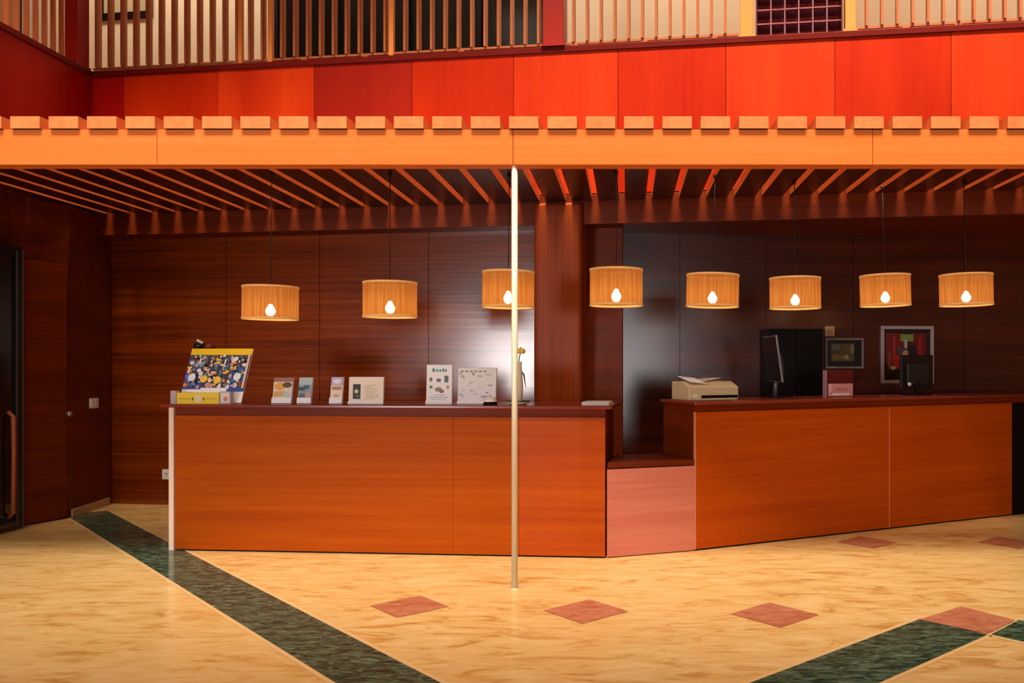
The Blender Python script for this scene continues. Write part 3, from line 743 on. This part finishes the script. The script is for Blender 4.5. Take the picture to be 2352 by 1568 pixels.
# black cabinet against the wall
a, b = rw(1766, -0.32), rw(1890, -0.32)
W = (b-a).length; hz = zat(755, a.y)
cb = empty('black_cabinet', (a.x, a.y, 0), RROT); tag(cb, 'tall black cabinet standing against the dark wall beyond the slanting counter', 'cabinet')
MB().box(0, W, 0, 0.285, 0.0, hz).build('body', M['blackwood'], cb, bevel=0.004)
MB().box(0.01, W/2-0.002, -0.018, 0, 0.06, hz-0.01).build('door', M['blackwood'], cb, bevel=0.003)
MB().box(W/2+0.002, W-0.01, -0.018, 0, 0.06, hz-0.01).build('door', M['blackwood'], cb, bevel=0.003)
MB().tube([(W/2-0.03, -0.02, 1.0), (W/2-0.03, -0.045, 1.02), (W/2-0.03, -0.045, 1.12), (W/2-0.03, -0.02, 1.14)], 0.005, 8).build('handle', M['grey'], cb)

# wall fittings
def on_wall(name, px0, px1, y0, y1, label, cat):
    if px0 > 1430: a, b, ro = rw(px0, -0.001), rw(px1, -0.001), RROT
    else: a, b, ro = bl(px0, MW-0.001), bl(px1, MW-0.001), WROT
    o = empty(name, (a.x, a.y, zat(y1, a.y)), ro); tag(o, label, cat)
    return o, (b-a).length, (y1-y0)*a.y/F
o, w_, h_ = on_wall('wall_switch', 1894, 1916, 749, 772, 'small cream wall switch above the grey framed screen', 'switch')
MB().box(0, w_, -0.014, 0, 0, h_).build('plate', flat(222, 182, 128), o, bevel=0.003)
MB().box(w_*0.3, w_*0.7, -0.02, -0.014, h_*0.25, h_*0.75).build('rocker', flat(206, 164, 112), o, bevel=0.002)
o, w_, h_ = on_wall('security_screen', 1894, 1982, 776, 846, 'grey framed small screen with yellowish picture on the wall', 'screen')
MB().box(0, w_, -0.03, 0, 0, 0.022).box(0, w_, -0.03, 0, h_-0.022, h_).box(0, 0.022, -0.03, 0, 0.022, h_-0.022).box(w_-0.022, w_, -0.03, 0, 0.022, h_-0.022).build('frame', flat(142, 130, 128), o, bevel=0.003)
MB().box(0.022, w_-0.022, -0.012, 0, 0.022, h_-0.022).build('mount', M['black'], o)
m_, ms = art(w_, h_, [('r', 0.16, 0.24, 0.60, 0.58, (92, 86, 56)), ('r', 0.16, 0.60, 0.22, 0.2, (120, 120, 104)), ('r', 0.4, 0.52, 0.26, 0.28, (104, 92, 52)), ('r', 0.66, 0.5, 0.09, 0.28, (140, 132, 112)), ('c', 0.28, 0.36, 0.11, 0.12, (150, 128, 66)), ('c', 0.44, 0.34, 0.1, 0.1, (132, 116, 60)), ('c', 0.56, 0.36, 0.06, 0.1, (188, 160, 84)), ('r', 0.18, 0.25, 0.5, 0.05, (110, 98, 50))], -0.013)
m_.build('picture', ms, o)
MB().box(0.004, 0.12, -0.032, -0.03, 0.003, 0.018).build('nameplate', flat(190, 176, 172), o)
o, w_, h_ = on_wall('wall_poster', 2022, 2143, 748, 880, 'red poster in a silver frame on the wall behind the black monitor', 'poster')
fw = 0.034
MB().box(0, w_, -0.025, 0, 0, fw).box(0, w_, -0.025, 0, h_-fw, h_).box(0, fw, -0.025, 0, fw, h_-fw).box(w_-fw, w_, -0.025, 0, fw, h_-fw).build('frame', M['silver'], o, bevel=0.003)
its = [('r', 0, 0, 1, 1, (26, 10, 14)), ('r', 0.04, 0.30, 0.40, 0.62, (128, 14, 10)), ('r', 0.56, 0.34, 0.36, 0.58, (116, 10, 10)), ('r', 0.28, 0.22, 0.3, 0.3, (120, 16, 14)), ('c', 0.13, 0.36, 0.05, 0.2, (150, 60, 50)), ('r', 0.20, 0.40, 0.05, 0.45, (176, 60, 40)), ('r', 0.36, 0.76, 0.28, 0.14, (130, 168, 76)), ('r', 0.44, 0.62, 0.07, 0.18, (190, 190, 186)), ('c', 0.38, 0.56, 0.1, 0.1, (80, 66, 84)), ('c', 0.48, 0.52, 0.08, 0.07, (206, 160, 104)), ('c', 0.62, 0.55, 0.1, 0.14, (28, 10, 30)), ('r', 0.74, 0.45, 0.07, 0.4, (172, 24, 24)), ('c', 0.3, 0.35, 0.1, 0.14, (190, 40, 36)),
       ('r', 0.08, 0.12, 0.4, 0.1, (24, 30, 18)), ('c', 0.42, 0.2, 0.08, 0.03, (196, 160, 154)), ('c', 0.2, 0.24, 0.06, 0.04, (196, 170, 160)), ('c', 0.47, 0.1, 0.06, 0.04, (180, 150, 148))]
m_, ms = art(w_-2*fw, h_-2*fw, its, -0.006); m_.xf(Matrix.Translation((fw, 0, fw))).build('print', ms, o)
MB().box(fw, w_-fw, -0.005, 0, fw, h_-fw).build('backing', M['blackwood'], o)

# light switch and socket on the left
def switch(px0, px1, y0, y1, p, q, label, name):
    a = on_line(px0, p, q); b = on_line(px1, p, q)
    d = Vector((q[0]-p[0], q[1]-p[1], 0)); an = math.atan2(d.y, d.x)
    o = empty(name, (a.x, a.y, zat(y1, a.y)), an); tag(o, label, name.replace('_', ' '))
    w_ = (b-a).length; w_ = max(w_, 0.05); h_ = (y1-y0)*a.y/F
    MB().box(0, w_, -0.012, 0, 0, h_).build('plate', M['white'], o, bevel=0.003)
    MB().box(w_*0.12, w_*0.46, -0.018, -0.012, h_*0.15, h_*0.85).build('rocker', M['white'], o, bevel=0.002)
    MB().box(w_*0.54, w_*0.88, -0.018, -0.012, h_*0.15, h_*0.85).build('rocker', M['white'], o, bevel=0.002)
    return o
# the short side wall runs into the corner; its face looks at +x
switch(205, 224, 915, 938, (-5.178, 8.072), (-5.262, 8.87), 'white double light switch on the dark wall beside the door knob', 'light_switch')
o, w_, h_ = on_wall('power_socket', 374, 392, 1077, 1100, 'white power socket low on the wall behind the counter end strip', 'socket')
MB().box(0, w_, -0.012, 0, 0, h_).build('plate', M['white'], o, bevel=0.003)
MB().lathe([(0.0, 0.0), (0.022, 0), (0.022, 0.004), (0.018, 0.004), (0.018, 0.001), (0, 0.001)], 18).xf(Matrix.Translation((w_/2, -0.012, h_/2)) @ Matrix.Rotation(math.pi/2, 4, 'X')).build('outlet', M['offwhite'], o)

# leaflet holder with pinkish cards on the slanting counter
p0 = right_at(1900, 0.20); p1 = right_at(1966, 0.20); wv = (p1-p0).length
o = empty('card_holder', p0, aCD); tag(o, 'dark red card box with pinkish leaflets below the grey framed screen', 'card holder')
hv = zat(850, p0.y)-HR
MB().box(0, wv, 0.03, 0.042, 0, hv).build('back_panel', flat(84, 8, 12), o, bevel=0.002)
MB().box(-0.012, -0.003, 0, 0.045, 0, hv).build('side_frame', flat(170, 130, 134), o)
MB().box(0.0, wv, 0.0, 0.03, 0.0, 0.006).build('base', flat(84, 8, 12), o)
MB().box(0.02, wv-0.03, 0.004, 0.022, 0.006, 0.115).build('leaflets', flat(196, 142, 142), o, bevel=0.002)
m_, ms = art(wv-0.05, 0.109, [('r', 0.0, 0.35, 0.12, 0.65, (226, 170, 170)), ('r', 0.25, 0.45, 0.5, 0.2, (190, 110, 104)), ('r', 0.15, 0.08, 0.7, 0.16, (236, 206, 204))], 0.0035); m_.xf(Matrix.Translation((0.02, 0, 0.006))).build('printed_cover', ms, o)

# black monitor on the right
p0 = right_at(2110, 0.22)
o = empty('computer_monitor', p0, aCD); tag(o, 'black flat monitor seen from behind, in front of the red wall poster', 'monitor')
MB().box(-0.11, 0.11, -0.07, 0.10, 0, 0.014).build('base', M['black'], o, bevel=0.004)
MB().box(-0.035, 0.035, -0.015, 0.02, 0.014, 0.14).build('neck', M['black'], o, bevel=0.004)
hv = zat(815, p0.y)-HR
T_ = Matrix.Translation((0.0, 0.03, 0.055)) @ Matrix.Rotation(math.radians(-14), 4, 'Z')
MB().box(-0.165, 0.165, -0.014, 0.012, 0, hv-0.055).xf(T_).build('bezel', M['black'], o, bevel=0.006)
MB().box(-0.12, 0.12, -0.045, -0.012, 0.03, hv-0.13).xf(T_).build('back_shell', mat('soft_black_b', lin(18, 18, 16), 0.5), o, bevel=0.014)
MB().lathe([(0, 0.003), (0.017, 0.003), (0.018, 0.0)], 18).xf(T_ @ Matrix.Translation((-0.095, -0.046, 0.045)) @ Matrix.Rotation(math.pi/2, 4, 'X')).build('badge', flat(220, 216, 210), o)
MB().box(-0.15, 0.15, 0.012, 0.014, 0.015, hv-0.07).xf(T_).build('screen', M['darkglass'], o)

# smaller pieces belong to the part that carries them
CARRIER = {'printed_cover': 'leaflets', 'printed_sheet': 'backing_board', 'printed_label': 'yellow_ledge', 'leaflet': 'leaflet_pocket', 'screen': 'bezel', 'back_shell': 'bezel',
           'badge': 'back_shell', 'rocker': 'plate', 'outlet': 'plate', 'knob': 'door_leaf', 'handle': 'door', 'picture': 'mount', 'print': 'backing', 'nameplate': 'frame',
           'paper_slot': 'body', 'button_panel': 'body', 'edge_strip': 'front_panel'}
for t_ in [o for o in C.objects if o.parent is None]:
    by = {}
    for c in t_.children: by.setdefault(c.name.split('.')[0], []).append(c)
    for nm, cs in by.items():
        if nm in CARRIER and CARRIER[nm] in by:
            tgt = by[CARRIER[nm]][-1 if nm in ('leaflet', 'handle') else 0]
            if nm == 'badge': tgt = by['bezel'][0]
            for c in cs: c.parent = tgt

# ------------------------------------------------------------------ light
def area(name, loc, target, size, energy, col, spread=180):
    l = bpy.data.lights.new(name, 'AREA'); l.shape = 'RECTANGLE'; l.size, l.size_y = size; l.energy = energy; l.color = col
    l.spread = math.radians(spread)
    o = bpy.data.objects.new(name, l); C.objects.link(o); o.location = loc
    o.rotation_euler = (Vector(target)-Vector(loc)).to_track_quat('-Z', 'Y').to_euler(); return o
WARM = (1.0, 0.88, 0.72)
area('atrium_light', (-0.3, 3.0, 8.0), (-0.3, 6.6, 3.0), (8.5, 1.2), 70, WARM)
area('wall_washer', (-0.6, 5.9, 8.0), (-0.6, 7.95, 2.9), (11.0, 0.25), 420, (1.0, 0.82, 0.6), 32)
area('lobby_light', (-0.5, 3.0, 8.0), (-0.5, 6.6, 0.0), (9.5, 1.6), 430, WARM, 50)
area('front_fill_light', (0.0, -5.5, 4.6), (0.0, 6.5, 1.0), (7.0, 1.6), 130, WARM)  # added unseen fill from behind the camera, no fitting stands here
area('window_daylight', (-7.35, -6.84, 1.32), (-3.0, 6.0, 1.3), (2.5, 1.95), 540, (1.0, 0.97, 0.97), 130)
area('window_daylight_b', (2.8, -6.84, 1.47), (1.5, 6.0, 1.4), (2.2, 2.3), 150, (1.0, 0.97, 0.97), 130)
for i, x in enumerate((-5.6, -2.4, 0.8, 4.0)):
    area('gallery_light', (x, bulk(x)+0.75, 6.9), (x, bulk(x)+1.6, 4.4), (2.6, 0.5), 80, (1, 0.9, 0.76))

w = bpy.data.worlds.new('World'); S.world = w; w.use_nodes = True
w.node_tree.nodes['Background'].inputs['Color'].default_value = (0.9, 0.7, 0.5, 1)
w.node_tree.nodes['Background'].inputs['Strength'].default_value = 0.05

# ------------------------------------------------------------------ camera
cd = bpy.data.cameras.new('camera'); co = bpy.data.objects.new('camera', cd); C.objects.link(co)
co.location = (0, 0, H); co.rotation_euler = (math.pi/2, 0, 0)
cd.sensor_fit = 'HORIZONTAL'; cd.sensor_width = 36; cd.lens = 36*F/2352
cd.shift_x = (1176-VX)/2352; cd.shift_y = (VY-784)/2352
cd.clip_start = 0.05
S.camera = co
S.view_settings.view_transform = 'Standard'; S.view_settings.look = 'None'
S.view_settings.exposure = -1.05; S.view_settings.gamma = 1; S.view_settings.use_curve_mapping = False
S.cycles.sample_clamp_indirect = 4.0
S.cycles.max_bounces = 8
